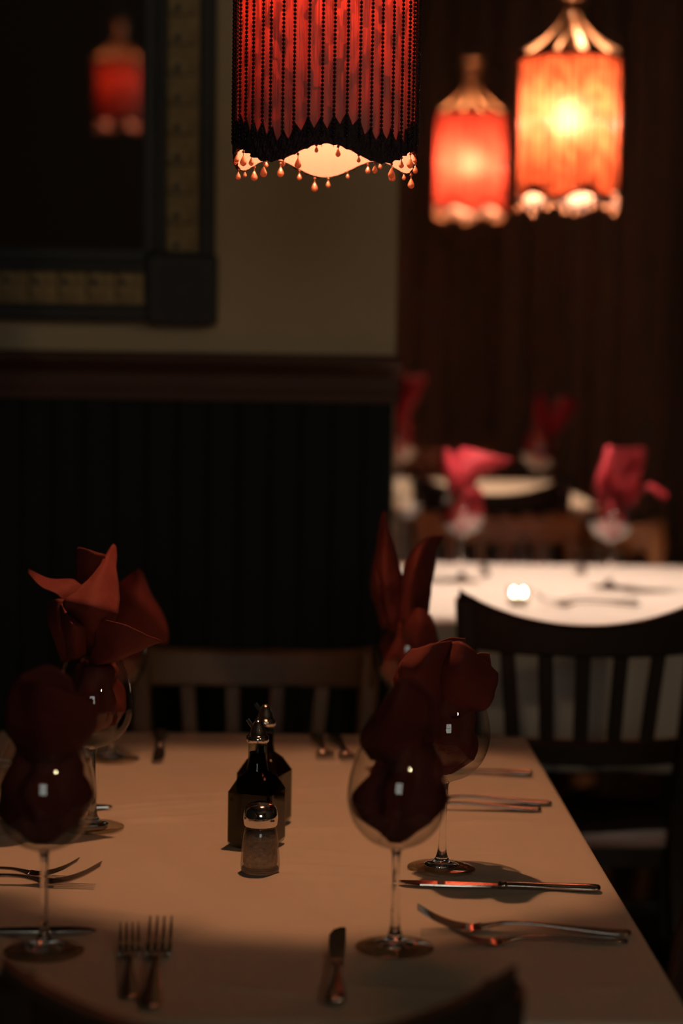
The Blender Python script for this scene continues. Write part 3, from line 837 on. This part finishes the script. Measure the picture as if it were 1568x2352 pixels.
napkin(g.x, g.y, zz, [
    [[(1365, 1160, -.0), (1385, 1165, -.02), (1405, 1160, 0)], [(1368, 1100, .0), (1385, 1100, -.03), (1405, 1100, .0)], [(1382, 1060, .01), (1392, 1055, -.01), (1412, 1060, .0)], [(1390, 1030, .02), (1398, 1025, .02), (1406, 1030, .02)]],
    [[(1385, 1170, .01), (1420, 1170, -.0), (1450, 1160, .01)], [(1398, 1100, -.02), (1430, 1105, -.03), (1470, 1095, -.02)], [(1400, 1032, -.06), (1440, 1030, -.06), (1482, 1028, -.05)]],
    [[(1425, 1110, -.04), (1432, 1105, -.05), (1440, 1100, -.045)], [(1440, 1085, -.035), (1450, 1080, -.05), (1458, 1085, -.045)], [(1462, 1055, -.03), (1468, 1050, -.04), (1474, 1056, -.035)]],
    [[(1440, 1170, -.01), (1448, 1165, -.02), (1455, 1160, 0)], [(1480, 1122, -.01), (1486, 1116, -.02), (1492, 1112, 0)], [(1526, 1150, -.01), (1532, 1144, -.01), (1537, 1140, 0)]]],
    'darker red napkin with separate points in the rightmost glass', 'napkin_lit', seed=22)
g = at_z(926, 1296, TZ2)
glass(g.x, g.y, zz, 'empty wine glass on the white table, just right of the wall corner')
# third table
zz = TZ3 + .0008
glass(0.612, 5.06, zz, 'small blurred glass at the far table, under the orange lamp')
napkin(0.612, 5.06, zz, [
    [[(1230, 1000, -.0), (1245, 1000, -.02), (1262, 1000, 0)], [(1226, 950, .0), (1240, 950, -.02), (1262, 955, .0)], [(1230, 912, .01), (1240, 906, .0), (1250, 912, .0)]],
    [[(1250, 990, .01), (1270, 995, -.0), (1290, 985, .01)], [(1268, 945, .01), (1290, 945, -.01), (1315, 945, .01)], [(1275, 918, .02), (1300, 912, .01), (1328, 922, .02)]]],
    'small red napkin with two bright corners in the farthest glass', 'napkin_lit', seed=23)
glass(0.268, 5.30, zz, 'far glass cut off by the corner of the plaster wall')
napkin(0.268, 5.30, zz, [
    [[(900, 1010, -.0), (920, 1010, -.02), (938, 1000, 0)], [(902, 950, .0), (925, 950, -.03), (942, 945, .0)], [(915, 905, .01), (935, 915, -.02), (962, 905, .0)], [(925, 862, .02), (955, 870, -.01), (982, 862, .02)]]],
    'red napkin rising beside the wall corner, highest of all the napkins', 'napkin_lit', seed=24)

# ------------------------------------------------------------------ cutlery
def fork_parts(L=0.198):
    """along +y from handle end (y=0) to tine tips, lying on z=0"""
    bm = bmesh.new()
    ys = [0.0, 0.004, 0.02, 0.05, 0.09, 0.115, 0.130, 0.140]
    ws = [0.004, 0.0085, 0.0095, 0.0070, 0.0040, 0.0034, 0.0060, 0.0105]
    zs = [0.0025, 0.0025, 0.0030, 0.0055, 0.0085, 0.0085, 0.0060, 0.0035]
    path = spline([Vector((0, y, z)) for y, z in zip(ys, zs)], 4)
    wv = spline([Vector((w, 0)) for w in ws], 4)
    add_sweep(bm, path, [(-1, -.3), (-.7, -1), (.7, -1), (1, -.3), (.75, .8), (0, 1), (-.75, .8)], [(w.x, 0.0015) for w in wv])
    h = bm
    bm2 = bmesh.new()
    path = spline([Vector((0, 0.138, .0040)), Vector((0, 0.146, .0026)), Vector((0, 0.152, .0028))], 3)
    add_sweep(bm2, path, [(-1, -.6), (1, -.6), (1, .6), (-1, .6)], [(0.0112, 0.0014)] * len(path))
    for k in range(4):
        x = -0.0096 + 0.0064 * k
        path = spline([Vector((x, 0.150, .0028)), Vector((x, 0.165, .0055)), Vector((x, 0.182, .0120)), Vector((x, L, .0215))], 4)
        m_ = len(path) - 1
        add_sweep(bm2, path, [(-1, -.6), (1, -.6), (1, .6), (-1, .6)], [(0.0019 * (1 - .72 * (i / m_) ** 2), 0.0013 * (1 - .4 * i / m_)) for i in range(m_ + 1)])
    return h, bm2
h, t = fork_parts()
o = obj('handle', h, M['steel'], None, smooth=True); FH = o.data; bpy.data.objects.remove(o)
o = obj('tines', t, M['steel'], None); FT = o.data; bpy.data.objects.remove(o)
bm = bmesh.new()
ys = [0.0, 0.004, 0.025, 0.06, 0.088, 0.100]; ws = [0.004, 0.009, 0.0092, 0.0062, 0.0048, 0.0050]; hs = [0.002, 0.0035, .0038, .0035, .0036, .0034]
add_sweep(bm, spline([Vector((0, y, 0.004)) for y in ys], 4), ngon_section(10), [(a.x, a.y) for a in spline([Vector((w, q)) for w, q in zip(ws, hs)], 4)])
add_sweep(bm, [Vector((0, .098, .004)), Vector((0, .100, .004)), Vector((0, .106, .004)), Vector((0, .108, .004))], ngon_section(10), [(.0045, .003), (.0062, .0042), (.0062, .0042), (.0045, .003)])
o = obj('handle', bm, M['steel'], None, smooth=True); KH = o.data; bpy.data.objects.remove(o)
bm = bmesh.new()
pl = [(-.0045, .107), (-.006, .115), (-.0078, .135), (-.0088, .165), (-.0085, .190), (-.0050, .206), (.001, .2135), (.0052, .2145), (.0068, .210), (.0070, .170), (.0060, .120), (.0045, .107)]
lo = [bm.verts.new((x, y, .0030)) for x, y in pl]; hi = [bm.verts.new((x * .96, y, .0046)) for x, y in pl]
bm.faces.new(lo); bm.faces.new(hi)
for i in range(len(pl)):
    j = (i + 1) % len(pl); bm.faces.new((lo[i], lo[j], hi[j], hi[i]))
o = obj('blade', bm, M['steel'], None); KB = o.data; bpy.data.objects.remove(o)
def lay(kind, end, tip, label, z=Z, dz=0.0, roll=0.0, pitch=0.0, s=1.0, from_tip=False, group='cutlery laid on the tables'):
    """end, tip: points on the table; the piece keeps its own length from end towards tip"""
    e, tp = Vector(end[:2]), Vector(tip[:2]); d = (tp - e).normalized()
    if from_tip: e = tp - d * ((0.198 if kind == 'fork' else 0.2145) * s)
    r = empty(kind, (e.x, e.y, z + dz)); r.scale = (s, s, s); r.rotation_euler = (pitch, roll, atan2(-d.x, d.y))
    if kind == 'fork': inst('handle', FH, r); inst('tines', FT, r)
    else: inst('handle', KH, r); inst('blade', KB, r)
    tag(r, label, kind, group); return r
def P(px, py): return at_z(px, py)
lay('fork', P(296, 2300), P(297, 2180), 'left, smaller fork of the upright pair at the near end of the table', s=.84)
lay('fork', P(344, 2322), P(366, 2180), 'right, taller fork of the upright pair at the near end of the table')
lay('knife', P(768, 2314), P(778, 2142), 'upright knife at the near end of the table, left of the front right glass')
lay('knife', P(1378, 2050), P(917, 2036), 'long knife lying right of the glasses, catching a red line of light', s=.95)
lay('fork', P(1448, 2150), P(1100, 2140), 'rear fork of the dark pair by the right table edge, tines raised')
lay('fork', P(1440, 2168), P(1140, 2172), 'front, shorter fork of the dark pair by the right table edge', s=.84)
lay('knife', P(1222, 1784), P(1000, 1778), 'farther knife on the right, a bright pink-lit bar behind the second glass')
lay('fork', P(1266, 1850), P(1000, 1846), 'rear one of two close forks on the right, handle lit pink')
lay('fork', P(1242, 1864), P(1000, 1862), 'front one of two close forks on the right, handle lit pink')
lay('knife', P(-260, 2152), P(222, 2146), 'dark knife behind the foot of the front left glass', from_tip=True)
lay('fork', P(-240, 2006), P(180, 2016), 'rear, shorter fork of the dark pair at the left edge of the picture', s=.84, from_tip=True)
lay('fork', P(-190, 2030), P(232, 2034), 'front fork of the dark pair at the left edge of the picture', from_tip=True)
lay('knife', P(-200, 1866), P(258, 1860), 'farther knife on the left, only its dark tip showing beside the glass', from_tip=True)
lay('fork', P(-180, 1778), P(100, 1775), 'fork lying behind the front left glass, nearer of two', )
lay('fork', P(-190, 1764), P(100, 1762), 'fork lying behind the front left glass, farther of two')
lay('knife', (-0.188, 2.775, 0), P(360, 1768), 'dark knife at the far end of the table, left of the cruets')
lay('fork', (0.030, 2.775, 0), P(752, 1756), 'left fork of the blurred pair at the far end of the table')
lay('fork', (0.055, 2.765, 0), P(800, 1748), 'right fork of the blurred pair at the far end of the table')
def P2(px, py): return at_z(px, py, TZ2)
z2 = TZ2 + .0008
lay('fork', P2(1470, 1392), P2(1340, 1394), 'blurred fork on the white table just above the dark chair rail', z=z2)
lay('fork', P2(1462, 1383), P2(1340, 1385), 'second blurred fork on the white table above the dark chair rail', z=z2)
lay('knife', P2(1110, 1304), P2(1118, 1336), 'blurred knife at the far edge of the white table beside the goblet', z=z2)
lay('fork', P2(1335, 1303), P2(1330, 1340), 'blurred fork at the far edge of the white table by the rightmost glass', z=z2)

# ------------------------------------------------------------------ cruets, shaker, candle
def square_bottle(x, y, rz, liquid, label, cap_label=None):
    r = empty('cruet_bottle', (x, y, Z), rz)
    prof = [(0.0, 0.0015), (0.021, 0.0015), (0.0245, 0.004), (0.0258, 0.008), (0.0258, 0.0615), (0.0245, 0.0635), (0.0170, 0.0765), (0.0155, 0.0785), (0.0118, 0.084), (0.0105, 0.092), (0.0100, 0.112), (0.0112, 0.114), (0.0112, 0.117), (0.010, 0.118)]
    def sq(a, rr, z):
        f = 1.0 if z < 0.077 else max(0.0, 1 - (z - 0.077) / 0.007)
        p = 12
        c, s = abs(cos(a)), abs(sin(a)); q = 1 / (c ** p + s ** p) ** (1 / p)
        return rr * (1 + f * (q - 1))
    obj('bottle', lathe_bm(prof, n=64, rad=sq), M['bottle'], r, smooth=False)
    lp = [(0.0, 0.0045), (0.0215, 0.0040), (0.0252, 0.008), (0.0252, 0.0613), (0.0239, 0.0632), (0.0165, 0.0760), (0.0150, 0.0782), (0.0106, 0.084), (0.0090, 0.092), (0.0088, 0.103), (0.0, 0.103)]
    obj('oil' if liquid == 'oil' else 'vinegar', lathe_bm(lp, n=64, rad=lambda a, rr, z: sq(a, rr, z)), M[liquid], r, smooth=False)
    cp = [(0.0112, 0.1140), (0.0122, 0.1150), (0.0122, 0.1205), (0.0108, 0.1215), (0.0095, 0.1225), (0.0082, 0.128), (0.0058, 0.134), (0.0035, 0.1375), (0.0, 0.1385)]
    c = obj('pourer_cap', lathe_bm(cp, n=32), M['chrome'], r, smooth=True)
    bm = bmesh.new(); add_sweep(bm, [Vector((-.004, 0, .128)), Vector((-.009, 0, .134)), Vector((-.012, 0, .138))], rr_section(.004, .0012), up=Vector((0, 1, 0)))
    obj('spout', bm, M['chrome'], c)
    tag(r, label, 'bottle', 'oil and vinegar cruets'); return r
g = at_z(588, 1950); square_bottle(g.x, g.y + .012, radians(-20), 'oil', 'square glass cruet of olive oil with a chrome pourer, nearer of two')
g = at_z(605, 1905); square_bottle(g.x, g.y + .020, radians(-20), 'vinegar', 'square glass cruet of dark vinegar standing behind the oil')

g = at_z(597, 2003)
r = empty('pepper_shaker', (g.x, g.y, Z)); tag(r, 'small glass pepper shaker with a domed chrome lid in front of the cruets', 'shaker')
bp = smooth_prof([(0.0195, 0.0012), (0.0203, 0.006), (0.0196, 0.020), (0.0180, 0.036), (0.0165, 0.044), (0.0152, 0.047), (0.0165, 0.0495), (0.0160, 0.052)], 3)
obj('jar', lathe_bm([(0.0, 0.001), (0.0185, 0.001)] + bp, n=48), M['glass'], r, smooth=True)
obj('jar_base', lathe_bm([(0.0, 0.0004), (0.0180, 0.0004), (0.0196, 0.0022), (0.0190, 0.0048), (0.0, 0.0055)], n=48), M['stem'], r, smooth=True)
obj('pepper', lathe_bm([(0.0, 0.006), (0.0165, 0.0062), (0.0180, 0.010), (0.0176, 0.022), (0.0163, 0.036), (0.0155, 0.041), (0.0, 0.0425)], n=40), M['pepper'], r, smooth=True)
obj('lid', lathe_bm([(0.0165, 0.0485), (0.0172, 0.0495), (0.0178, 0.056), (0.0176, 0.060), (0.0166, 0.0655), (0.0135, 0.0695), (0.0085, 0.0718), (0.0, 0.0725)], n=48), M['chrome'], r, smooth=True)

g = at_z(1190, 1390, TZ2)
r = empty('tealight', (g.x, g.y, TZ2 + .0008)); tag(r, 'tiny burning tealight in clear glass on the white table', 'candle')
obj('holder', lathe_bm([(0.0, 0.002), (0.017, 0.002), (0.020, 0.005), (0.021, 0.032), (0.0202, 0.032)], n=32), M['glass'], r, smooth=True)
obj('wax', lathe_bm([(0.0, 0.004), (0.0172, 0.004), (0.0178, 0.016), (0.0, 0.0165)], n=28), M['wax'], r)
for dx in (-0.009, 0.009):
    obj('flame', lathe_bm(smooth_prof([(0.0, 0.0172), (0.0022, 0.019), (0.0028, 0.022), (0.0015, 0.027), (0.0, 0.031)], 2), n=10), M['flame'], r, smooth=True, loc=(dx, 0, 0))
